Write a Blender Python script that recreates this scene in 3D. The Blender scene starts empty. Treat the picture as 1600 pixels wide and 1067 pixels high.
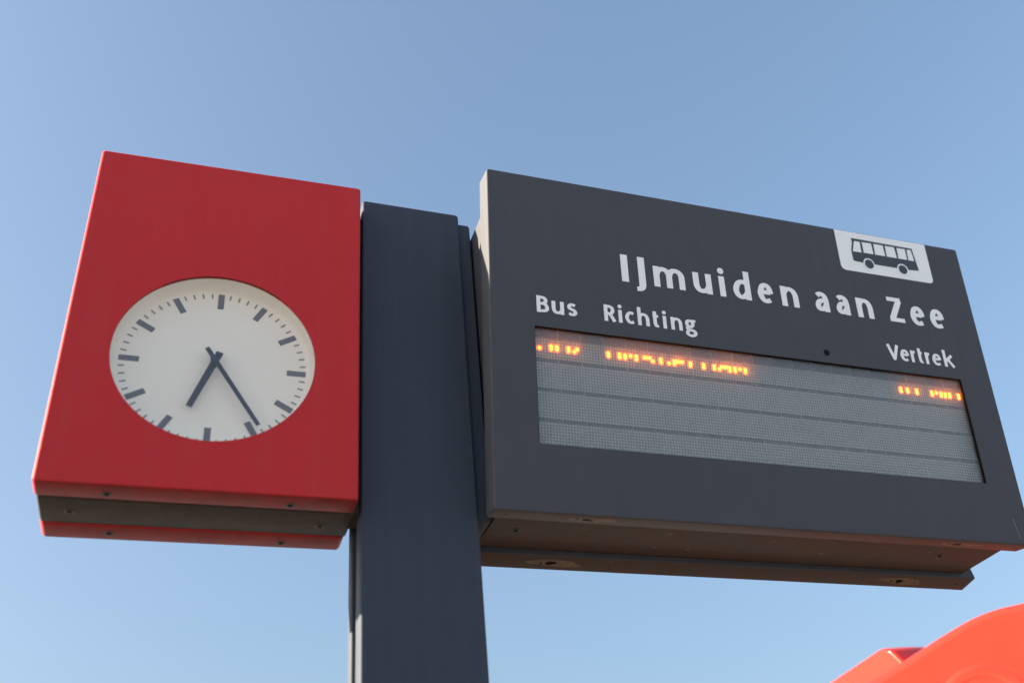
import bpy, bmesh, math, random
from mathutils import Vector, Matrix
R = math.radians
random.seed(7)
scene = bpy.context.scene
col = scene.collection

# ------------------------------------------------------------------ camera
ZO = 2.66                                  # height of the clock's lower edge above the ground
cam_d = bpy.data.cameras.new('camera')
cam = bpy.data.objects.new('camera', cam_d); col.objects.link(cam)
C0 = Vector((.30387835, -2.10359678, -1.05916244))      # relative to the clock's lower left corner
CR = Matrix.Rotation(R(-21.31307377), 3, 'Z') @ Matrix.Rotation(R(34.95067035), 3, 'X') @ Matrix.Rotation(R(5.71677687), 3, 'Y')
right, fwd, up_ = CR.col[0], CR.col[1], CR.col[2]
m = Matrix.Identity(4)
for i in range(3):
    m[i][0] = right[i]; m[i][1] = up_[i]; m[i][2] = -fwd[i]
m[0][3], m[1][3], m[2][3] = C0.x, C0.y, C0.z + ZO
cam.matrix_world = m
FPX = 1559.2112
cam_d.sensor_fit = 'HORIZONTAL'; cam_d.sensor_width = 36.0
cam_d.lens = FPX / 1600 * 36.0
cam_d.clip_start = 0.05; cam_d.clip_end = 6000
cam_d.dof.use_dof = True; cam_d.dof.focus_distance = 2.88; cam_d.dof.aperture_fstop = 1.5
scene.camera = cam

# ------------------------------------------------------------------ light
SUN = Vector((-1.0, .124, .345)).normalized()           # direction towards the sun
world = bpy.data.worlds.new('World'); scene.world = world; world.use_nodes = True
nt = world.node_tree
bg = nt.nodes['Background']
sky = nt.nodes.new('ShaderNodeTexSky'); sky.sky_type = 'NISHITA'; sky.sun_disc = False
sky.sun_elevation = math.asin(SUN.z); sky.sun_rotation = math.atan2(SUN.x, SUN.y)
sky.altitude = 0; sky.air_density = 1.25; sky.dust_density = 4.8; sky.ozone_density = 4.5
gm = nt.nodes.new('ShaderNodeGamma'); gm.inputs[1].default_value = .75      # softer contrast over the whole sky, as the photograph has
nt.links.new(sky.outputs[0], gm.inputs[0]); nt.links.new(gm.outputs[0], bg.inputs[0]); bg.inputs[1].default_value = 0.069
sun_d = bpy.data.lights.new('sun', 'SUN'); sun_d.energy = 5.0; sun_d.angle = R(.5); sun_d.color = (1.0, .84, .61)
sun = bpy.data.objects.new('sun', sun_d); col.objects.link(sun)
sun.rotation_euler = SUN.to_track_quat('Z', 'Y').to_euler(); sun.location = (-6, 1, 8)
vs = scene.view_settings
vs.view_transform = 'Standard'; vs.look = 'None'; vs.gamma = 1.0; vs.use_curve_mapping = False
vs.exposure = 2.48

# ------------------------------------------------------------------ materials
def srgb(r, g, b):
    f = lambda c: c / 12.92 if c <= .04045 else ((c + .055) / 1.055) ** 2.4
    return (f(r / 255), f(g / 255), f(b / 255), 1)

def paint(name, colr, rough=.45, var=.08, scale=6.0, bump=.02, spec=.5, fine=900.0, dirt=None, dirt_amt=.0, coat=0, under=0.0, streak=.045, ucol=(.115, .066, .042, 1)):
    """powder-coated metal: base colour with slow drift, orange-peel relief, uneven gloss, optional grime"""
    mt = bpy.data.materials.new(name); mt.use_nodes = True
    t = mt.node_tree; b = t.nodes['Principled BSDF']
    tc = t.nodes.new('ShaderNodeTexCoord')
    n1 = t.nodes.new('ShaderNodeTexNoise'); n1.inputs['Scale'].default_value = scale; n1.inputs['Detail'].default_value = 6
    t.links.new(tc.outputs['Object'], n1.inputs['Vector'])
    mix = t.nodes.new('ShaderNodeMix'); mix.data_type = 'RGBA'
    a = [c * (1 - var) for c in colr[:3]] + [1]; z = [min(1, c * (1 + var)) for c in colr[:3]] + [1]
    mix.inputs[6].default_value = a; mix.inputs[7].default_value = z
    t.links.new(n1.outputs['Fac'], mix.inputs[0])
    out = mix.outputs[2]
    if dirt:
        n2 = t.nodes.new('ShaderNodeTexNoise'); n2.inputs['Scale'].default_value = 14; n2.inputs['Detail'].default_value = 10; n2.inputs['Roughness'].default_value = .7
        t.links.new(tc.outputs['Object'], n2.inputs['Vector'])
        rp = t.nodes.new('ShaderNodeValToRGB'); rp.color_ramp.elements[0].position = .35; rp.color_ramp.elements[1].position = .75
        rp.color_ramp.elements[0].color = (0, 0, 0, 1); rp.color_ramp.elements[1].color = (dirt_amt,) * 3 + (1,)
        t.links.new(n2.outputs['Fac'], rp.inputs[0])
        m2 = t.nodes.new('ShaderNodeMix'); m2.data_type = 'RGBA'
        t.links.new(rp.outputs[0], m2.inputs[0]); t.links.new(out, m2.inputs[6]); m2.inputs[7].default_value = dirt
        out = m2.outputs[2]
    # faint rain streaks running down the faces
    mp = t.nodes.new('ShaderNodeMapping'); mp.inputs['Scale'].default_value = (38, 38, 1.3)
    ns = t.nodes.new('ShaderNodeTexNoise'); ns.inputs['Scale'].default_value = 1.0; ns.inputs['Detail'].default_value = 4
    t.links.new(tc.outputs['Object'], mp.inputs[0]); t.links.new(mp.outputs[0], ns.inputs['Vector'])
    rs = t.nodes.new('ShaderNodeMapRange'); rs.inputs['From Min'].default_value = .45; rs.inputs['From Max'].default_value = .8; rs.inputs['To Max'].default_value = streak if dirt else .0
    t.links.new(ns.outputs['Fac'], rs.inputs['Value'])
    m4 = t.nodes.new('ShaderNodeMix'); m4.data_type = 'RGBA'; m4.inputs[7].default_value = (.22, .20, .18, 1)
    t.links.new(rs.outputs[0], m4.inputs[0]); t.links.new(out, m4.inputs[6]); out = m4.outputs[2]
    if under:                                       # brown road grime on faces that look down; for red also painted shade
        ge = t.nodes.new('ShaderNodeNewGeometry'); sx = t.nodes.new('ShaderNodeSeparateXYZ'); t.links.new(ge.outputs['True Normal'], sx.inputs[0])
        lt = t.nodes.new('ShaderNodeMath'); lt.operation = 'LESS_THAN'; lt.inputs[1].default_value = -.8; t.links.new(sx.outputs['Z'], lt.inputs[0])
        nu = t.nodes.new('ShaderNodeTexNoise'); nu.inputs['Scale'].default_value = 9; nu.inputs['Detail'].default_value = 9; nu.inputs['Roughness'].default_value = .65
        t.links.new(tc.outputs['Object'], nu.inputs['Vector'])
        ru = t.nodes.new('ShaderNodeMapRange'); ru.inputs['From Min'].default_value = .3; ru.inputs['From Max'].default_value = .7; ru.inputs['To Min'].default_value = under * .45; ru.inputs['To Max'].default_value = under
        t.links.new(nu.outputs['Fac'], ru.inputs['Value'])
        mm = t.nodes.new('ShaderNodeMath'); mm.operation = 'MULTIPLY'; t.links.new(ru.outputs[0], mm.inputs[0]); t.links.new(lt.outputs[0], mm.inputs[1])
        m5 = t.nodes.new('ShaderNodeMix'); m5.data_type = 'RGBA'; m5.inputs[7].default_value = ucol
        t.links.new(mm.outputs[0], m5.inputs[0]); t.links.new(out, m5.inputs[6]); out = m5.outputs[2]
    t.links.new(out, b.inputs['Base Color'])
    mr = t.nodes.new('ShaderNodeMapRange'); mr.inputs['To Min'].default_value = rough - .05; mr.inputs['To Max'].default_value = rough + .07
    t.links.new(n1.outputs['Fac'], mr.inputs['Value']); t.links.new(mr.outputs[0], b.inputs['Roughness'])
    b.inputs['Specular IOR Level'].default_value = spec
    if coat: b.inputs['Coat Weight'].default_value = coat; b.inputs['Coat Roughness'].default_value = .12
    if bump:
        n3 = t.nodes.new('ShaderNodeTexNoise'); n3.inputs['Scale'].default_value = fine; n3.inputs['Detail'].default_value = 2
        t.links.new(tc.outputs['Object'], n3.inputs['Vector'])
        bp = t.nodes.new('ShaderNodeBump'); bp.inputs['Strength'].default_value = bump; bp.inputs['Distance'].default_value = .002
        t.links.new(n3.outputs['Fac'], bp.inputs['Height']); t.links.new(bp.outputs[0], b.inputs['Normal'])
    return mt

def emit(name, colr, strength):
    mt = bpy.data.materials.new(name); mt.use_nodes = True
    t = mt.node_tree; b = t.nodes['Principled BSDF']
    b.inputs['Base Color'].default_value = (.4, .12, .03, 1); b.inputs['Roughness'].default_value = .4
    b.inputs['Emission Color'].default_value = colr; b.inputs['Emission Strength'].default_value = strength
    return mt

def pane(name, haze, hazecol=(.75, .78, .8, 1), gloss=1.0, rough=.02):
    """thin clear sheet: see-through, mirror reflection by Fresnel, a little scattering haze"""
    mt = bpy.data.materials.new(name); mt.use_nodes = True
    t = mt.node_tree; t.nodes.clear()
    o = t.nodes.new('ShaderNodeOutputMaterial')
    tr = t.nodes.new('ShaderNodeBsdfTransparent'); df = t.nodes.new('ShaderNodeBsdfTranslucent'); dr = t.nodes.new('ShaderNodeBsdfDiffuse')
    gl = t.nodes.new('ShaderNodeBsdfGlossy'); gl.inputs['Roughness'].default_value = rough
    df.inputs[0].default_value = hazecol; dr.inputs[0].default_value = hazecol
    s = t.nodes.new('ShaderNodeMixShader'); s.inputs[0].default_value = .5
    t.links.new(df.outputs[0], s.inputs[1]); t.links.new(dr.outputs[0], s.inputs[2])
    m1 = t.nodes.new('ShaderNodeMixShader'); m1.inputs[0].default_value = haze
    t.links.new(tr.outputs[0], m1.inputs[1]); t.links.new(s.outputs[0], m1.inputs[2])
    lw = t.nodes.new('ShaderNodeLayerWeight'); lw.inputs[0].default_value = .5          # Schlick: .04 + .96 * facing^5
    pw = t.nodes.new('ShaderNodeMath'); pw.operation = 'POWER'; pw.inputs[1].default_value = 5.0
    mu = t.nodes.new('ShaderNodeMath'); mu.operation = 'MULTIPLY_ADD'; mu.inputs[1].default_value = .96 * gloss; mu.inputs[2].default_value = .04 * gloss
    t.links.new(lw.outputs['Facing'], pw.inputs[0]); t.links.new(pw.outputs[0], mu.inputs[0])
    m2 = t.nodes.new('ShaderNodeMixShader')
    t.links.new(mu.outputs[0], m2.inputs[0]); t.links.new(m1.outputs[0], m2.inputs[1]); t.links.new(gl.outputs[0], m2.inputs[2])
    t.links.new(m2.outputs[0], o.inputs[0])
    return mt

GRIME = (.17, .10, .06, 1)
M = dict(
    red=paint('red_powder_coat', (.51, .024, .029), .52, .05, 3.0, .02, .2, dirt=(.25, .10, .07, 1), dirt_amt=.08, under=.8, ucol=(.085, .017, .014, 1)),  # ucol: underside shade put into the red as a darker tone
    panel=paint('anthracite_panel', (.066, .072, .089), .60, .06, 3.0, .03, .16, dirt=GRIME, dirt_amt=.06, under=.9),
    post=paint('anthracite_post', (.045, .057, .082), .60, .08, 2.0, .03, .16, dirt=GRIME, dirt_amt=.04),
    core=paint('dark_housing', (.040, .035, .033), .6, .10, 5.0, .03, .2, dirt=GRIME, dirt_amt=.22),
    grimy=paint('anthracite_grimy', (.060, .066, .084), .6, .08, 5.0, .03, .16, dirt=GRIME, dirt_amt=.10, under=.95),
    dial=paint('dial_white', (.94, .87, .76), .35, .02, 4.0, 0, .4),
    black=paint('hand_black', (.014, .019, .026), .4, .05, 4, 0, .4),
    mark=paint('mark_grey', (.115, .112, .128), .5, .05, 4, 0, .3),
    tick=paint('tick_grey', (.23, .22, .22), .5, .05, 4, 0, .3),
    white=paint('white_vinyl', (.86, .87, .88), .4, .03, 8, 0, .4),
    vinyl_dark=paint('dark_vinyl', (.045, .052, .066), .4, .05, 8, 0, .4),
    steel=paint('screw_steel', (.05, .045, .04), .5, .2, 60, .0, .5),
    hole=paint('hole_dark', (.008, .007, .007), .8, .1, 10, 0, .1),
    bare=paint('scraped_metal', (.19, .13, .088), .65, .6, 70, .05, .3),
    board=paint('board_dark', (.014, .018, .023), .5, .05, 10, 0, .4),
    module=paint('led_module_face', (.128, .148, .140), .5, .06, 14, 0, .4),
    dot=paint('led_clear_lens', (.42, .455, .445), .3, .25, 300, 0, .6),
    rib=paint('seam_grey', (.25, .26, .27), .5, .1, 40, 0, .4),
    plastic=paint('red_plastic', (.47, .025, .017), .20, .05, 2.0, .01, .3, dirt=(.42, .05, .028, 1), dirt_amt=.12, streak=.0),
    bounce_ground=paint('pale_bounce_ground', (.43, .47, .53), .9, .12, .4, .1, .3, 40.0),  # pale tone put in to bounce light onto the front faces
    conc=paint('base_concrete', (.30, .28, .25), .85, .15, 8, .1, .3),
    glass=pane('clock_glass', .025, (.9, .86, .8, 1), gloss=1.2),
    film=pane('halo_film', .15, (.8, .78, .8, 1), gloss=0.0),
    cover=pane('display_glass', .08, gloss=1.2),
    led=emit('led_lit', (1, .27, .005, 1), 6.5),
    lens=emit('led_halo', (1, .07, .006, 1), 1.0),  # wide emitting discs stand in for the halo around lit dots
)

def brick_ground():
    mt = bpy.data.materials.new('brick_paving'); mt.use_nodes = True
    t = mt.node_tree; b = t.nodes['Principled BSDF']
    tc = t.nodes.new('ShaderNodeTexCoord')
    br = t.nodes.new('ShaderNodeTexBrick'); br.inputs['Scale'].default_value = 4.6
    br.inputs['Color1'].default_value = (.040, .024, .016, 1); br.inputs['Color2'].default_value = (.034, .021, .015, 1); br.inputs['Mortar'].default_value = (.07, .06, .05, 1)
    br.inputs['Mortar Size'].default_value = .012
    t.links.new(tc.outputs['Object'], br.inputs['Vector'])
    n = t.nodes.new('ShaderNodeTexNoise'); n.inputs['Scale'].default_value = .7; n.inputs['Detail'].default_value = 8
    t.links.new(tc.outputs['Object'], n.inputs['Vector'])
    mx = t.nodes.new('ShaderNodeMix'); mx.data_type = 'RGBA'; mx.inputs[7].default_value = (.06, .045, .034, 1)
    mr = t.nodes.new('ShaderNodeMapRange'); mr.inputs['From Min'].default_value = .45; mr.inputs['From Max'].default_value = .75; mr.inputs['To Max'].default_value = .4
    t.links.new(n.outputs['Fac'], mr.inputs['Value']); t.links.new(mr.outputs[0], mx.inputs[0]); t.links.new(br.outputs['Color'], mx.inputs[6])
    t.links.new(mx.outputs[2], b.inputs['Base Color']); b.inputs['Roughness'].default_value = .85
    bp = t.nodes.new('ShaderNodeBump'); bp.inputs['Distance'].default_value = .004; bp.inputs['Strength'].default_value = .6; bp.invert = True
    t.links.new(br.outputs['Fac'], bp.inputs['Height']); t.links.new(bp.outputs[0], b.inputs['Normal'])
    return mt

# ------------------------------------------------------------------ helpers
def empty(name, loc, rz=0.0, label=None, cat=None, group=None):
    o = bpy.data.objects.new(name, None); col.objects.link(o); o.empty_display_size = .1
    o.location = loc; o.rotation_euler = (0, 0, rz)
    if label: o['label'] = label; o['category'] = cat
    if group: o['group'] = group
    return o

def link(name, bm, mat, parent=None, sharp=35, smooth=True, label=None):
    me = bpy.data.meshes.new(name)
    bmesh.ops.recalc_face_normals(bm, faces=bm.faces)
    if smooth:
        for e in bm.edges:
            if len(e.link_faces) == 2 and e.calc_face_angle(0) > R(sharp): e.smooth = False
    bm.to_mesh(me); bm.free()
    me.materials.append(M[mat] if isinstance(mat, str) else mat)
    o = bpy.data.objects.new(name, me); col.objects.link(o)
    if parent: o.parent = parent
    if label: o['label'] = label
    return o

def rr(a0, a1, b0, b1, rc, ins=0.0, n=6):
    """rounded rectangle outline, counter-clockwise, always 4*(n+1) points"""
    a0 += ins; a1 -= ins; b0 += ins; b1 -= ins; r = max(rc - ins, 1e-4); pts = []
    for ca, cb, s in ((a1 - r, b1 - r, 0), (a0 + r, b1 - r, 90), (a0 + r, b0 + r, 180), (a1 - r, b0 + r, 270)):
        for k in range(n + 1):
            w = R(s + 90 * k / n); pts.append((ca + r * math.cos(w), cb + r * math.sin(w)))
    return pts

def ring(bm, pts, d, T):
    return [bm.verts.new(T(a, d, b)) for a, b in pts]

def bridge(bm, l0, l1, smooth=True):
    n = len(l0)
    for i in range(n):
        f = bm.faces.new((l0[i], l0[(i + 1) % n], l1[(i + 1) % n], l1[i])); f.smooth = smooth

def loop_edges(bm, l):
    e = []
    for i in range(len(l)):
        a, b = l[i], l[(i + 1) % len(l)]
        x = bm.edges.get((a, b)) or bm.edges.new((a, b)); e.append(x)
    return e

def fill(bm, loops):
    es = []
    for l in loops: es += loop_edges(bm, l)
    r = bmesh.ops.triangle_fill(bm, edges=es, use_beauty=True)
    for g in r['geom']:
        if isinstance(g, bmesh.types.BMFace): g.smooth = False

def shell(outline, d0, d1, re, T, hole=None, hole_d=None, seg=4, bm=None, back_re=None, cavity=None, plate=.006):
    """solid slab between depth d0 (front) and d1, its outline given as a function of inset; rounded edges; optional pocket"""
    bm = bm or bmesh.new()
    br_ = re if back_re is None else back_re
    loops = []
    for k in range(seg + 1):
        w = R(90 * k / seg); loops.append(ring(bm, outline(re * (1 - math.sin(w))), d0 + re * (1 - math.cos(w)), T))
    for k in range(seg + 1):
        w = R(90 * (1 - k / seg)); loops.append(ring(bm, outline(br_ * (1 - math.sin(w))), d1 - br_ * (1 - math.cos(w)), T))
    for i in range(len(loops) - 1): bridge(bm, loops[i], loops[i + 1])
    fill(bm, [loops[-1]])
    if hole:
        e = .0012
        h0 = ring(bm, hole, d0, T)
        fill(bm, [loops[0], h0])
        if cavity:                                  # thin plate in front of a wider cavity
            h1 = ring(bm, hole, d0 + plate, T); c0 = ring(bm, cavity, d0 + plate, T); bridge(bm, h0, h1); bridge(bm, h1, c0); h0 = c0; hole = cavity
        h1 = ring(bm, hole, hole_d, T)
        bridge(bm, h0, h1); fill(bm, [h1])
    else:
        fill(bm, [loops[0]])
    return bm

def box(bm, a0, a1, d0, d1, b0, b1, T, bev=0.0):
    v = [bm.verts.new(T(a, d, b)) for a in (a0, a1) for d in (d0, d1) for b in (b0, b1)]
    fs = []
    for q in ((0, 1, 3, 2), (4, 6, 7, 5), (0, 4, 5, 1), (2, 3, 7, 6), (0, 2, 6, 4), (1, 5, 7, 3)):
        fs.append(bm.faces.new([v[i] for i in q]))
    if bev:
        es = list({e for f in fs for e in f.edges})
        bmesh.ops.bevel(bm, geom=es, offset=bev, segments=2, affect='EDGES', profile=.5)
    return bm

def lathe(bm, prof, T, ca, cb, n=32, cap0=False, cap1=False):
    """profile [(radius, depth)] turned about the depth axis at (ca, cb)"""
    loops = []
    for r_, d in prof:
        loops.append([bm.verts.new(T(ca + r_ * math.cos(2 * math.pi * k / n), d, cb + r_ * math.sin(2 * math.pi * k / n))) for k in range(n)])
    for i in range(len(loops) - 1): bridge(bm, loops[i], loops[i + 1])
    if cap0: f = bm.faces.new(loops[0]); f.smooth = False
    if cap1: f = bm.faces.new(loops[-1]); f.smooth = False
    return bm

ID = lambda a, d, b: Vector((a, d, b))

def screw(parent, a, b, T, r=.0105, name='screw', mat='steel'):
    """socket screw sunk in a raised dark ring; T maps (a, depth outwards negative, b)"""
    bm = bmesh.new()
    lathe(bm, [(r, .002), (r, -.0006), (r * .86, -.0012), (r * .62, -.0008), (r * .5, .0000)], T, a, b, 20)
    o = link(name, bm, mat, parent)
    bm = bmesh.new(); lathe(bm, [(r * .52, -.0003), (r * .3, -.0001)], T, a, b, 12, cap1=True)
    link('socket', bm, 'hole', o)
    return o

def blot(parent, name, mat, a, b, ra, rb, T, seed, d=-.0003):
    """irregular scraped patch lying on a face"""
    rnd = random.Random(seed); bm = bmesh.new(); n = 40
    ph = [rnd.uniform(0, 6.28) for _ in range(6)]
    pts = []
    for k in range(n):
        w = 2 * math.pi * k / n
        q = 1 + .14 * math.sin(2 * w + ph[0]) + .10 * math.sin(3 * w + ph[1]) + .05 * math.sin(5 * w + ph[2]) + .03 * math.sin(9 * w + ph[3]) + rnd.uniform(-.02, .02)
        pts.append((a + ra * q * math.cos(w), b + rb * q * math.sin(w)))
    l = ring(bm, pts, d, T); bm.faces.new(l)
    return link(name, bm, mat, parent, smooth=False)

# ------------------------------------------------------------------ unseen ground: pale concrete added as bounce fill, dark brick under the sign
bm = bmesh.new()
S = 2500
for q in ((-S, -S), (S, -S), (S, S), (-S, S)): bm.verts.new((q[0], q[1], -.13))
bm.verts.ensure_lookup_table(); bm.faces.new(bm.verts)
g = link('ground', bm, 'bounce_ground', smooth=False); g['kind'] = 'structure'
bm = shell(lambda i: rr(-34, 10.4, -8.2, 8.4, 1.2, i), 0, .16, .02, lambda a, d, b: Vector((a, b, -d)))  # reach of the dark brick shaped to limit bounce from below and left
g = link('unseen_pavement', bm, brick_ground()); g['kind'] = 'structure'

# ------------------------------------------------------------------ post
P = empty('sign_post', (.868, .149, 0), 0, 'tall dark grey metal post between the red clock and the departure display', 'post')
PT = lambda a, d, b: Vector((a - .868, d - .149, b + ZO))
PX0, PX1, PTOP = .7203, 1.0164, 1.0284
link('front_cover', shell(lambda i: rr(PX0, PX1, -ZO + .02, PTOP, .010, i), .070, .128, .006, PT), 'post', P)
link('rear_cover', shell(lambda i: rr(PX0, PX1, -ZO + .02, PTOP, .010, i), .186, .228, .006, PT), 'post', P)
link('column', box(bmesh.new(), PX0 + .022, PX1 - .022, .124, .190, -ZO + .01, PTOP - .02, PT, .002), 'core', P)
fl = link('mounting_flange', shell(lambda i: rr(1.004, 1.0535, .010, 1.000, .010, i), .080, .200, .004, PT), 'post', P)
for z in (.12, .50, .86):
    bm = bmesh.new()
    BT = lambda a, d, b: Vector((d - .868, a - .149, b + ZO))
    lathe(bm, [(.011, 1.052), (.011, 1.0545), (.007, 1.0555), (.007, 1.0595)], BT, .125, z, 12, cap1=True)
    link('bolt', bm, 'steel', fl)
bp = link('base_plate', shell(lambda i: rr(.62, 1.116, -.10, .40, .03, i), 0, .022, .003, lambda a, d, b: Vector((a - .868, b - .149, .022 - d))), 'post', P)
for a in (.665, 1.071):
    for b in (-.055, .355):
        bm = bmesh.new(); lathe(bm, [(.02, 0), (.02, .018), (.012, .018), (.012, .035)], lambda x, d, y: Vector((x - .868, y - .149, .0222 + d)), a, b, 6, cap1=True)
        link('anchor_bolt', bm, 'steel', bp)

# ------------------------------------------------------------------ clock
K = empty('station_clock', (0, 0, ZO), R(-.8046), 'square-cornered red station clock with white dial bolted to the grey post', 'clock')
CW, CH = .70, .9965
KT = ID
cx, cz, cr = .3479, .3682, .2411
hole = [(cx + cr * math.cos(2 * math.pi * k / 128), cz + cr * math.sin(2 * math.pi * k / 128)) for k in range(128)]
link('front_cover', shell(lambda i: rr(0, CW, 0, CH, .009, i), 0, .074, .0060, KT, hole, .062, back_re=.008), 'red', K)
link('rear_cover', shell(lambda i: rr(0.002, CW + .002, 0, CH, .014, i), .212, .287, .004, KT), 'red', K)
link('housing', shell(lambda i: rr(.004, CW + .004, .002, CH - .004, .006, i), .078, .208, .004, KT), 'core', K, label='dark brown-grey housing between the two red covers')
bm = bmesh.new()
box(bm, CW - .01, .7325, .098, .186, .012, CH - .03, KT, .004)
link('mounting_block', bm, 'core', K)
for nm, y0, y1 in (('gasket', .070, .082), ('gasket', .204, .216)):
    bm = bmesh.new(); box(bm, .016, CW - .016, y0, y1, .012, CH - .014, KT); link(nm, bm, 'hole', K, smooth=False)
# dial: a shallow white pan
bm = bmesh.new()
lathe(bm, [(cr - .0006, .0085), (cr - .0010, .030), (cr - .003, .040), (cr - .008, .048), (cr - .014, .0515), (cr - .020, .0525)], KT, cx, cz, 128, cap1=True)
D = link('dial', bm, 'dial', K)
def bar(bm, ang, r0, r1, w0, w1, y0, y1):
    """flat bar along a clock angle (degrees clockwise from twelve)"""
    w = R(ang); u = Vector((math.sin(w), math.cos(w))); s = Vector((u.y, -u.x))
    lo = []; hi = []
    for r_, ww, sg in ((r0, w0, 1), (r1, w1, 1), (r1, w1, -1), (r0, w0, -1)):
        p = Vector((cx, cz)) + u * r_ + s * (ww / 2 * sg)
        lo.append(bm.verts.new((p.x, y0, p.y))); hi.append(bm.verts.new((p.x, y1, p.y)))
    bm.faces.new(lo); bm.faces.new(hi)
    for i in range(4): bm.faces.new((lo[i], lo[(i + 1) % 4], hi[(i + 1) % 4], hi[i]))
for h in range(12):
    bm = bmesh.new(); bar(bm, 30 * h, .1765, .2235, .0155, .0155, .0515, .0530); link('hour_mark', bm, 'mark', D, smooth=False)
bm = bmesh.new()
for k in range(60):
    if k % 5: bar(bm, 6 * k, .2090, .2235, .0042, .0042, .0517, .0530)
tk = link('minute_ticks', bm, 'tick', D, smooth=False); tk['kind'] = 'stuff'
bm = bmesh.new(); bar(bm, 200.0, -.030, .1430, .0180, .0150, .0300, .0318); link('hour_hand', bm, 'black', K, smooth=False)
bm = bmesh.new(); bar(bm, 146.8, -.040, .2090, .0118, .0105, .0225, .0242)
mh = link('minute_hand', bm, 'black', K, smooth=False)
bm = bmesh.new(); lathe(bm, [(.006, .0525), (.006, .021), (.0115, .0208), (.0115, .0196), (.006, .019), (.0025, .0187)], KT, cx, cz, 24, cap1=True); link('hub', bm, 'black', K)
bm = bmesh.new(); lathe(bm, [(cr - .0008, .0060), (cr - .0008, .0080)], KT, cx, cz, 96, cap0=True, cap1=True); link('glass', bm, 'glass', K)
# underside screws
KB = lambda a, d, b: Vector((a, b, d))           # face z = 0 looking down: depth below is negative
for a, b, zf in ((.150, .044, 0), (.549, .047, 0), (.069, .146, .002), (.633, .155, .002), (.152, .249, 0), (.552, .257, 0)):
    screw(K, a, b, (lambda zz: lambda a_, d, b_: Vector((a_, b_, zz + d)))(zf), r=.0115)
BOT = lambda a_, d, b_: Vector((a_, b_, d))
blot(K, 'worn_patch', 'bare', .455, .038, .022, .004, BOT, 3)

# ------------------------------------------------------------------ departure display
TILT = R(9.26795)
DN = Vector((0, math.cos(TILT), math.sin(TILT)))        # into the panel
DU = Vector((0, -math.sin(TILT), math.cos(TILT)))       # up along the panel
DTL = Vector((1.0266, -.186, .98232)); DW, DH = 1.64482, 1.00249
YC = .147
DO = Vector((1.849, YC, 0))
V = empty('departure_display', (DO.x, DO.y, ZO), 0, 'wide dark grey bus departure display with white lettering, leaning out from the post', 'display board')
def FT(u, d, b): return DTL + Vector((u, 0, 0)) + DN * d + DU * (b - DH) - DO          # b measured up from the lower edge
def UVT(u, d, v): return FT(u, d, DH - v)                                              # v measured down from the upper edge
def RT(u, d, b):
    p = FT(u, d, b); p.y = -p.y; return p
WU0, WU1, WV0, WV1 = .1248, 1.5276, .4878, .8232
CU0, CU1, CV0, CV1 = .1000, 1.5720, .4600, .8500
win = rr(WU0, WU1, DH - WV1, DH - WV0, .003, 0, 3)
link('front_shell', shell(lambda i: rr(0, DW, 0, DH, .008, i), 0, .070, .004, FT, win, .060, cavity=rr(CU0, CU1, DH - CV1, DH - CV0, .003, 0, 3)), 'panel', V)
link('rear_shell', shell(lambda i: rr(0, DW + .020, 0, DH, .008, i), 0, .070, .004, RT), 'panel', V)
# core: wedge between the two leaning shells
bm = bmesh.new()
cb, ct = .020, .962
sh = lambda z: .0446 - math.tan(TILT) * (z - .0042) + .003
prof = [(sh(cb), cb), (2 * YC - sh(cb), cb), (2 * YC - sh(ct), ct), (sh(ct), ct)]
l0 = [bm.verts.new(Vector((1.0600, y, z)) - DO) for y, z in prof]; l1 = [bm.verts.new(Vector((2.648, y, z)) - DO) for y, z in prof]
bm.faces.new(l0); bm.faces.new(l1); bridge(bm, l0, l1, False)
bmesh.ops.bevel(bm, geom=list(bm.edges), offset=.003, segments=2, affect='EDGES', profile=.5)
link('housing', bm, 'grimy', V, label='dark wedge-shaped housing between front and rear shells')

# ---- LED board behind the window
LD = .040; PI_ = .0675 / 8; LU, LV = .1385, .4905
bd = link('led_board', box(bmesh.new(), CU0 + .001, CU1 - .001, .0455, .052, DH - CV1 + .001, DH - CV0 - .001, FT), 'board', V, smooth=False)
NROW, NCOL, NR = 4, 21, 9
ROWP = .0865
mod_me = {}
for r_ in range(NROW):
    v0 = LV + r_ * ROWP - PI_ * .5; v1 = v0 + PI_ * NR
    v0 = max(v0, .5000)
    for c in range(NCOL):
        u0 = LU + c * .0675 + .0004; u1 = u0 + .0667
        bm = bmesh.new(); box(bm, u0, u1, .0405, .0458, DH - v1, DH - v0, FT)
        link('led_module', bm, 'module', bd, smooth=False)
LIT = {'number': [(1, 5), (5, 4), (5, 5), (7, 4), (7, 5), (11, 4), (11, 5), (13, 5), (14, 4)],
       'direction': [(25, 4), (25, 5), (29, 4), (29, 5), (31, 4), (31, 5), (33, 4), (35, 4), (35, 5), (38, 4), (39, 4), (40, 4), (41, 5), (44, 4), (44, 5), (47, 5),
                     (49, 4), (49, 5), (50, 4), (51, 4), (52, 4), (55, 4), (55, 5), (60, 4), (60, 5), (64, 4), (64, 5), (66, 5), (67, 4), (68, 4), (69, 4), (70, 4), (70, 5), (72, 4), (72, 5), (74, 4), (76, 4), (76, 5)],
       'departure': [(140, 4), (140, 5), (143, 4), (143, 5), (147, 4), (147, 5), (153.7, 4), (153.7, 5), (155.7, 4), (157.7, 4), (157.7, 5), (159.6, 4), (159.6, 5), (161.6, 4), (161.6, 5), (165.6, 4), (165.6, 5)]}
lit_all = {(round(c), r_) for L in LIT.values() for c, r_ in L}
def led_uv(c, r_, row=0): return LU + (c + .5) * PI_, LV + row * ROWP + r_ * PI_
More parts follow.
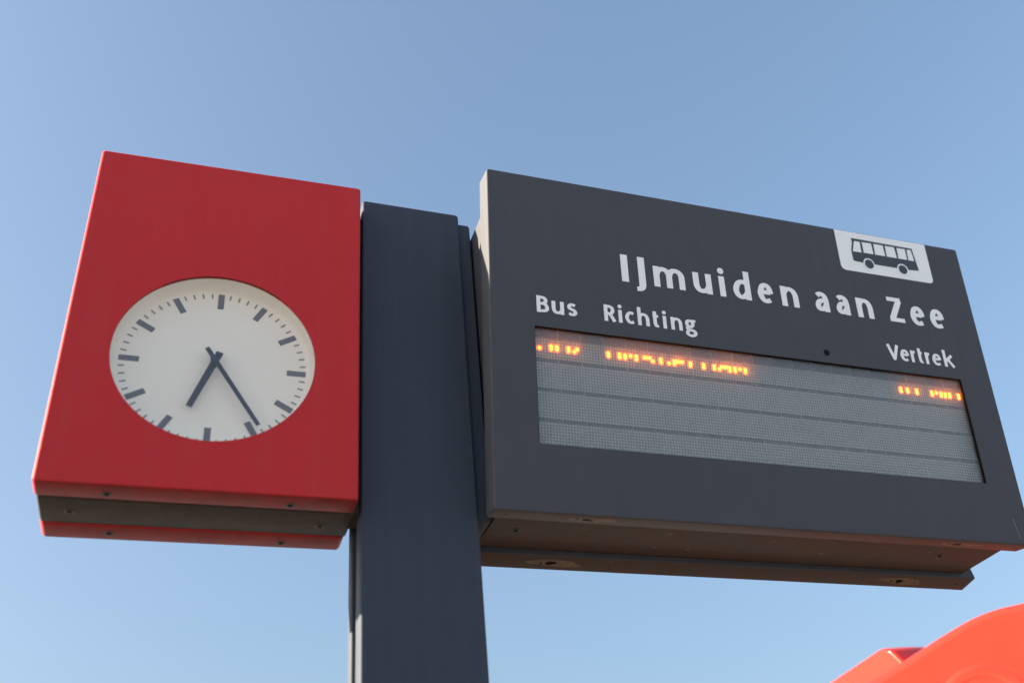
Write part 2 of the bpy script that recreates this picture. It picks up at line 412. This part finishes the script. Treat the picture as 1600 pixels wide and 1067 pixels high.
def dome(bm, u, v, rad, hgt, n=6, d=LD):
    cvt = bm.verts.new(FT(u, d - hgt, DH - v))
    l = [bm.verts.new(FT(u + rad * math.cos(2 * math.pi * k / n), d + .0006, DH - v + rad * math.sin(2 * math.pi * k / n))) for k in range(n)]
    for k in range(n): bm.faces.new((cvt, l[k], l[(k + 1) % n])).smooth = True
bm = bmesh.new()
for row in range(NROW):
    for r_ in range(NR):
        for c in range(168):
            if row == 0 and (c, r_) in lit_all: continue
            u, v = led_uv(c, r_, row)
            if v < .5020: continue
            dome(bm, u, v, .0027, .0016)
o = link('unlit_leds', bm, 'dot', bd, smooth=False); o['kind'] = 'stuff'
for nm, L in LIT.items():
    bm = bmesh.new(); bl = bmesh.new()
    for c, r_ in L:
        u, v = led_uv(c, r_)
        dome(bm, u, v, .0034, .0036, 10, LD - .0022); dome(bl, u, v, .0084, .0008, 14, LD - .0012)  # wider discs paint the orange halo around each core
    lo = link('led_halos', bl, 'lens', bd, smooth=False); lo['kind'] = 'stuff'; lo['label'] = 'painted orange halos around the dots of the %s text' % nm
    lc = link('led_cores', bm, 'led', bd, smooth=False); lc['kind'] = 'stuff'
for c in range(1, NCOL):
    u = LU + c * .0675
    bm = bmesh.new(); box(bm, u - .0007, u + .0007, .0385, .0402, DH - .836, DH - .470, FT); link('module_seam', bm, 'rib', bd, smooth=False)
bm = bmesh.new(); box(bm, WU0 - .010, WU1 + .010, .0075, .0105, DH - WV1 - .010, DH - WV0 + .010, FT)
link('window_pane', bm, 'cover', V, smooth=False)
bm = bmesh.new(); bm.faces.new([bm.verts.new(FT(a, .0290, b)) for a, b in ((CU0 + .001, DH - CV1 + .001), (CU1 - .001, DH - CV1 + .001), (CU1 - .001, DH - CV0 - .001), (CU0 + .001, DH - CV0 - .001))])
link('halo_sheet', bm, 'film', V, smooth=False)  # hazy sheet added to spread a glow around the lit dots

bm = bmesh.new()
for q in ((WU0, WU1, WV0, WV0 + .0022), (WU0, WU1, WV1 - .0010, WV1), (WU0, WU0 + .0010, WV0 + .0022, WV1 - .0010), (WU1 - .0022, WU1, WV0 + .0022, WV1 - .0010)):
    box(bm, q[0], q[1], .0010, .0074, DH - q[3], DH - q[2], FT)
link('shade_lining', bm, 'hole', V, smooth=False)  # added dark strips paint shade into the edge of the opening

# ---- bus sign at the top edge
D0 = -.0008
def flat(bm, pts, d): bm.faces.new([bm.verts.new(UVT(u, d, v)) for u, v in pts])
bm = bmesh.new()
pts = [(1.163, .0035), (1.163, .133)] + [(1.181 - .018 * math.cos(R(a)), .133 + .018 * math.sin(R(a))) for a in range(10, 91, 10)] \
    + [(1.499 + .015 * math.sin(R(a)), .136 + .015 * math.cos(R(a))) for a in range(0, 91, 10)] + [(1.514, .0035)]
flat(bm, pts, D0)
stk = link('bus_sign', bm, 'white', V, smooth=False, label='white sign field with a dark bus pictogram')
def circ(u, v, r_, n=28): return [(u + r_ * math.cos(2 * math.pi * k / n), v + r_ * math.sin(2 * math.pi * k / n)) for k in range(n)]
bm = bmesh.new()
flat(bm, [(1.222, .026), (1.458, .028), (1.4585, .042), (1.466, .110), (1.424, .1135), (1.375, .1135), (1.295, .1135), (1.246, .1135), (1.215, .112), (1.214, .073), (1.2235, .042)], D0 - .0005)
bb = link('bus_body', bm, 'vinyl_dark', stk, smooth=False)
for w in ([(1.232, .0365), (1.253, .0362), (1.252, .0765), (1.219, .0765)], [(1.261, .0358), (1.297, .0352), (1.298, .0755), (1.261, .0757)], [(1.306, .0352), (1.342, .0350), (1.343, .0755), (1.3045, .0757)],
          [(1.350, .0352), (1.386, .0350), (1.388, .0755), (1.349, .0757)], [(1.396, .0352), (1.428, .0350), (1.428, .0755), (1.394, .0757)], [(1.435, .0352), (1.4515, .0352), (1.4555, .0762), (1.433, .0760)]):
    bm = bmesh.new(); flat(bm, w, D0 - .0010); link('bus_window', bm, 'white', stk, smooth=False)
for u in (1.2725, 1.4015):
    bm = bmesh.new(); flat(bm, circ(u, .116, .0215), D0 - .0010); link('wheel_arch', bm, 'white', stk, smooth=False)
for u in (1.2725, 1.4015):
    bm = bmesh.new(); flat(bm, circ(u, .116, .0165), D0 - .0015); link('bus_wheel', bm, 'vinyl_dark', stk, smooth=False)

# ---- lettering: letters drawn as strokes of even width
ASC = 1.43
def GL(cap):
    T, B, ct = .875, .125, cap - .12
    arch = [(0, .58), (.10, .74), (.30, .86), (.55, .885), (.80, .82), (.96, .66), (1, .48), (1, .0)]
    return {
        'I': [('V', .5, 0, cap)],
        'J': [('C', [(1, cap), (1, .6), (1, .10), (.97, -.06), (.82, -.18), (.5, -.245), (0, -.26)])],
        'm': [('V', 0, 0, 1), ('C', [(0, .58), (.05, .74), (.15, .86), (.28, .885), (.41, .82), (.49, .66), (.5, .48), (.5, 0)]), ('C', [(.5, .58), (.55, .74), (.65, .86), (.78, .885), (.91, .82), (.99, .66), (1, .48), (1, 0)])],
        'u': [('V', 1, 0, 1), ('C', [(0, 1), (0, .50), (.04, .30), (.20, .16), (.45, .115), (.70, .15), (.90, .27), (1, .42)])],
        'i': [('V', .5, 0, 1), ('O', .5, 1.265, .155)],
        'd': [('V', 1, 0, ASC), ('C', [(1, .74), (.78, .86), (.50, .875), (.20, .75), (.02, .47), (.10, .24), (.32, .125), (.58, .13), (.82, .24), (1, .40)])],
        'e': [('L', [(.02, .535), (1.0, .535)]), ('C', [(1, .49), (.98, .68), (.80, .85), (.54, .895), (.24, .80), (.02, .50), (.10, .27), (.32, .125), (.62, .10), (.97, .165)])],
        'n': [('V', 0, 0, 1), ('C', arch)],
        'a': [('C', [(.06, .79), (.30, .88), (.60, .885), (.88, .79), (1, .58), (1, .3), (1, 0)]), ('C', [(1, .57), (.62, .56), (.24, .50), (.02, .31), (.10, .16), (.32, .115), (.60, .15), (.84, .25), (1, .38)])],
        'Z': [('L', [(-.10, ct), (1.06, ct)]), ('L', [(.92, ct - .02), (.08, .14)]), ('L', [(-.12, .12), (1.12, .12)])],
        'B': [('V', 0, 0, cap), ('C', [(0, ct), (.42, ct), (.74, ct - .06), (.86, ct - .24), (.74, cap * .60), (.42, cap * .54), (0, cap * .54)]), ('C', [(0, cap * .53), (.50, cap * .53), (.86, cap * .46), (1, .36), (.86, .18), (.50, .12), (0, .12)])],
        's': [('C', [(.94, .80), (.65, .885), (.30, .86), (.08, .71), (.20, .58), (.50, .51), (.82, .43), (.98, .29), (.82, .15), (.46, .11), (.02, .19)])],
        'R': [('V', 0, 0, cap), ('C', [(0, ct), (.40, ct), (.72, ct - .07), (.84, ct - .28), (.70, cap * .52), (.40, cap * .47), (0, cap * .47)]), ('L', [(.48, cap * .47), (1.02, 0)])],
        'c': [('C', [(.98, .80), (.68, .885), (.30, .80), (.02, .50), (.28, .18), (.65, .115), (1, .19)])],
        'h': [('V', 0, 0, ASC), ('C', arch)],
        't': [('C', [(.30, 1.26), (.30, .8), (.30, .42), (.36, .22), (.56, .12), (.80, .115), (1.05, .15)]), ('L', [(-.16, .885), (1.08, .885)])],
        'g': [('C', [(.40, .89), (.14, .82), (.05, .64), (.14, .47), (.40, .40), (.66, .47), (.75, .64), (.66, .82), (.40, .89)]), ('L', [(.58, .87), (1.10, .89)]),
              ('C', [(.22, .45), (.08, .31), (.14, .20), (.42, .155), (.78, .09), (.97, -.06), (.86, -.23), (.50, -.31), (.14, -.24), (.02, -.09), (.16, .06), (.34, .13)])],
        'V': [('L', [(-.02, cap), (.50, .06)]), ('L', [(1.02, cap), (.50, .06)]), ('L', [(.38, .07), (.62, .07)])],
        'r': [('V', 0, 0, 1), ('C', [(0, .50), (.10, .70), (.36, .84), (.72, .88), (1.1, .865)])],
        'k': [('V', 0, 0, ASC), ('L', [(.04, .44), (.95, 1.0)]), ('L', [(.36, .64), (1.02, 0)])],
    }
def catmull(p, n=6):
    q = [Vector(x) for x in p]; out = []
    for i in range(len(q) - 1):
        a, b, c, d = q[max(i - 1, 0)], q[i], q[i + 1], q[min(i + 2, len(q) - 1)]
        for k in range(n):
            t = k / n
            out.append(.5 * ((2 * b) + (c - a) * t + (2 * a - 5 * b + 4 * c - d) * t * t + (3 * b - 3 * c + d - a) * t ** 3))
    out.append(q[-1]); return out
def ribbon(bm, pts, sv, shz, d):
    """stroke with vertical-stem width sv and thinner horizontals shz"""
    L = []; Rr = []
    for i, p in enumerate(pts):
        a = pts[max(i - 1, 0)]; b = pts[min(i + 1, len(pts) - 1)]
        t = (b - a).normalized(); nrm = Vector((-t.y, t.x))
        w = math.sqrt((sv * t.y) ** 2 + (shz * t.x) ** 2) / 2
        L.append(bm.verts.new(UVT((p + nrm * w).x, d, (p + nrm * w).y))); Rr.append(bm.verts.new(UVT((p - nrm * w).x, d, (p - nrm * w).y)))
    for i in range(len(pts) - 1): bm.faces.new((L[i], L[i + 1], Rr[i + 1], Rr[i]))
def word(letters, base0, base1, xh, cap, sv, shz, name, label):
    """letters: [(char, u0, u1)]; base line runs from v=base0 at the first letter to base1 at the last"""
    g_ = GL(cap); bm = bmesh.new(); ua, ub = letters[0][1], letters[-1][2]
    sv0 = sv
    for ch, u0, u1 in letters:
        sv = sv0 * (1.13 if ch in 'IJZ' else 1.0)
        base = base0 + (base1 - base0) * ((u0 + u1) / 2 - ua) / (ub - ua)
        X = lambda x: u0 + sv / 2 + x * (u1 - u0 - sv)
        Y = lambda y: base - y * xh
        d = D0
        for s in g_[ch]:
            d -= .00012
            if s[0] == 'V':
                x = X(s[1]); ribbon(bm, [Vector((x, Y(s[2]))), Vector((x, Y(s[3])))], sv, shz, d)
            elif s[0] == 'L': ribbon(bm, [Vector((X(a), Y(b))) for a, b in s[1]], sv, shz, d)
            elif s[0] == 'C': ribbon(bm, catmull([(X(a), Y(b)) for a, b in s[1]]), sv, shz, d)
            else: flat(bm, circ(X(s[1]), Y(s[2]), s[3] * xh), d)
    return link(name, bm, 'white', V, smooth=False, label=label)
word([('I', .3965, .4185), ('J', .431, .472), ('m', .498, .598), ('u', .626, .687), ('i', .711, .732), ('d', .757, .817), ('e', .840, .893), ('n', .921, .981)], .3105, .3150, .0680, 1.31, .0194, .0142, 'lettering', 'white word IJmuiden')
word([('a', 1.039, 1.089), ('a', 1.114, 1.163), ('n', 1.190, 1.249)], .3150, .3160, .0680, 1.31, .0194, .0142, 'lettering', 'white word aan')
word([('Z', 1.303, 1.369), ('e', 1.389, 1.443), ('e', 1.464, 1.518)], .3155, .3158, .0680, 1.31, .0194, .0142, 'lettering', 'white word Zee')
word([('B', .1335, .169), ('u', .177, .213), ('s', .221, .252)], .4455, .4450, .0400, 1.28, .0112, .0082, 'lettering', 'white word Bus')
word([('R', .332, .368), ('i', .3755, .3865), ('c', .395, .427), ('h', .434, .470), ('t', .478, .503), ('i', .5125, .5235), ('n', .537, .573), ('g', .581, .619)], .4455, .4455, .0400, 1.28, .0112, .0082, 'lettering', 'white word Richting')
word([('V', 1.270, 1.314), ('e', 1.3155, 1.348), ('r', 1.3545, 1.3765), ('t', 1.3795, 1.4025), ('r', 1.4085, 1.4305), ('e', 1.434, 1.468), ('k', 1.478, 1.518)], .4490, .4495, .0400, 1.28, .0112, .0082, 'lettering', 'white word Vertrek')
bm = bmesh.new(); flat(bm, [(1.5880, .925), (1.5900, .925), (1.6005, .985), (1.5992, .9865)], -.0006); link('scratch', bm, 'rib', V, smooth=False)
# light sensor hole
bm = bmesh.new(); lathe(bm, [(.0115, -.0005), (.0105, -.0010), (.0098, -.0006), (.0096, -.0003)], FT, 1.047, DH - .4555, 24); so = link('light_sensor', bm, 'panel', V)
bm = bmesh.new(); lathe(bm, [(.0100, -.0004), (.004, -.0003)], FT, 1.047, DH - .4555, 20, cap1=True); link('sensor_lens', bm, 'hole', so)

# ---- underside screws, holes and scrapes
FB = lambda a, d, b: FT(a - DTL.x, b, d)          # lower face of the front shell: b = depth into the shell
RB = lambda a, d, b: RT(a - DTL.x, b, d)
for T_, tag_ in ((FB, 0), (RB, 1)):
    for k, a in enumerate((1.283, 2.424)):
        blot(V, 'worn_patch', 'bare', a + .012, .036, .062 if tag_ == 0 else .075, .017, T_, 11 + 5 * k + tag_)
        blot(V, 'drain_hole', 'hole', a, .036, .0150, .0085, T_, 31 + 5 * k + tag_, d=-.0007)
        blot(V, 'drain_hole', 'hole', a - .028, .034, .0045, .004, T_, 41 + 5 * k + tag_, d=-.0007)
    for a in (1.066, 2.640): blot(V, 'rivet', 'hole', a, .036, .004, .003, T_, 51, d=-.0005)
CB = lambda a, d, b: Vector((a, b, cb + d)) - DO
for a, b in ((1.137, .141), (2.470, .136)): screw(V, a, b, CB, r=.0135)
rnd = random.Random(5)
for k in range(12):
    blot(V, 'scuff', 'bare', rnd.uniform(1.3, 2.55), rnd.uniform(.08, .20), rnd.uniform(.004, .012), rnd.uniform(.002, .004), CB, 60 + k)
for k in range(6):
    blot(V, 'scuff', 'bare', rnd.uniform(1.2, 2.6), rnd.uniform(.01, .06), rnd.uniform(.004, .012), rnd.uniform(.001, .003), (FB, RB)[k % 2], 90 + k)

# ------------------------------------------------------------------ red plastic shelter behind the display's far end
def ray(px, py): return (right * ((px - 800) / FPX) + fwd - up_ * ((py - 533.5) / FPX))
SN = Vector((-.70, -.714, 0)).normalized(); SU = Vector((-SN.y, SN.x, 0)) * -1
if SU.x < 0: SU = -SU
S0 = C0 + ray(1520, 1000) * 4.0
def on(px, py, back=0.0):
    v = ray(px, py); p0 = S0 - SN * back
    t = (p0 - C0).dot(SN) / v.dot(SN); p = C0 + v * t - S0
    return p.dot(SU), p.z
sil = [on(*q) for q in ((1350, 1067), (1400, 1036), (1440, 1010.5), (1480, 985), (1520, 962.5), (1560, 947.5), (1600, 938))]
(ax, az), (bx, bz) = sil[0], sil[2]
sl = (bz - az) / (bx - ax)
pk = sil[-1][0] + .13
left = [(ax - .26, az - .26 * sl), (ax - .13, az - .13 * sl)] + sil + [(pk, sil[-1][1] + .012)]
eave = left[0]
half = [(eave[0] + .03, eave[1] - .16), (eave[0], eave[1] - .06)] + left
outl = half + [(2 * pk - a, b) for a, b in half[-2::-1]]
def smooth_poly(pts, n=5):
    o_ = [tuple(pts[0])]
    c = catmull(pts[1:-1], n)
    o_ += [tuple(x) for x in c]; o_.append(tuple(pts[-1])); return o_
outl = smooth_poly(outl)
def inset_poly(pts, ins):
    n = len(pts); out = []
    ar = sum(pts[i][0] * pts[(i + 1) % n][1] - pts[(i + 1) % n][0] * pts[i][1] for i in range(n)); sg = 1 if ar > 0 else -1
    for i in range(n):
        p = Vector(pts[i]); a = Vector(pts[i - 1]); b = Vector(pts[(i + 1) % n])
        n1 = (p - a).normalized(); n2 = (b - p).normalized()
        n1 = Vector((-n1.y, n1.x)) * sg; n2 = Vector((-n2.y, n2.x)) * sg
        q = n1 + n2; q = q / max(.5, q.dot(n1)) if q.length > 1e-6 else n1
        out.append(tuple(p + q * ins))
    return out
SB = S0 + SU * pk + Vector((0, 0, ZO))
SH = empty('plastic_shelter', (SB.x, SB.y, 0), 0, 'glossy orange-red moulded plastic shelter with rounded peak behind the display\'s far end', 'shelter')
def ST(a, d, b): return S0 + SU * a - SN * d + Vector((0, 0, b + ZO)) - Vector((SB.x, SB.y, 0))
bm = shell(lambda i: inset_poly(outl, i), 0, .22, .035, ST, seg=6)
link('front_panel', bm, 'plastic', SH, sharp=50)
# rear panel seen past the front one: a block with a lit face and a face turned away
base_ = Vector((SB.x, SB.y, 0)) - Vector((0, 0, ZO))
def at(px, py, t): return C0 + ray(px, py) * t
def meet(px, py, p, q, r_):
    n_ = (q - p).cross(r_ - p); v = ray(px, py); return C0 + v * ((p - C0).dot(n_) / v.dot(n_))
e0, e1, r2, f0 = at(1389, 1013, 4.25), at(1440, 1062, 4.12), at(1293, 1067, 4.62), at(1450, 1007, 4.40)
r1 = meet(1374, 1012.5, e0, e1, r2); f1 = meet(1515, 1067, e0, e1, f0)
lo = r2 + (r2 - r1) * .7
e2 = e1 + (e1 - e0) * 1.2; f2 = f1 + (e1 - e0) * 1.2
back = (fwd * .9 + Vector((.2, 0, 0))).normalized() * .30; back.z = -.02
bm = bmesh.new()
for p in (e0, e1, r1, r2, lo, f0, f1, e2, f2): bm.verts.new(p - base_)
for p in (r1, lo, f0, f2): bm.verts.new(p + back - base_)
bmesh.ops.convex_hull(bm, input=bm.verts)
bmesh.ops.dissolve_limit(bm, angle_limit=R(2), verts=bm.verts, edges=bm.edges)
bmesh.ops.bevel(bm, geom=list(bm.edges), offset=.020, segments=5, affect='EDGES', profile=.5)
for f in bm.faces: f.smooth = True
link('rear_panel', bm, 'plastic', SH, sharp=40)
bm = bmesh.new(); box(bm, outl[0][0] + .12, 2 * pk - outl[0][0] - .30, .18, .44, eave[1] - .10, eave[1] + .06, ST); link('cross_beam', bm, 'plastic', SH, smooth=False)
for a in (outl[0][0] + .20, 2 * pk - outl[0][0] - .40):
    bm = bmesh.new(); lathe(bm, [(.045, -ZO - S0.z), (.045, eave[1] - .05)], lambda x, d, y: ST(x, y, d), a, .31, 24, cap0=True, cap1=True); link('support_post', bm, 'post', SH)
ra, rb_ = on(1546, 1112); rad = on(1546, 1040)[1] - rb_
bm = bmesh.new(); lathe(bm, [(rad + .020, .002), (rad + .006, -.004), (rad - .010, -.006), (rad - .026, -.005), (rad - .042, .002)], ST, ra, rb_, 64)
link('moulded_ring', bm, 'plastic', SH, sharp=60)
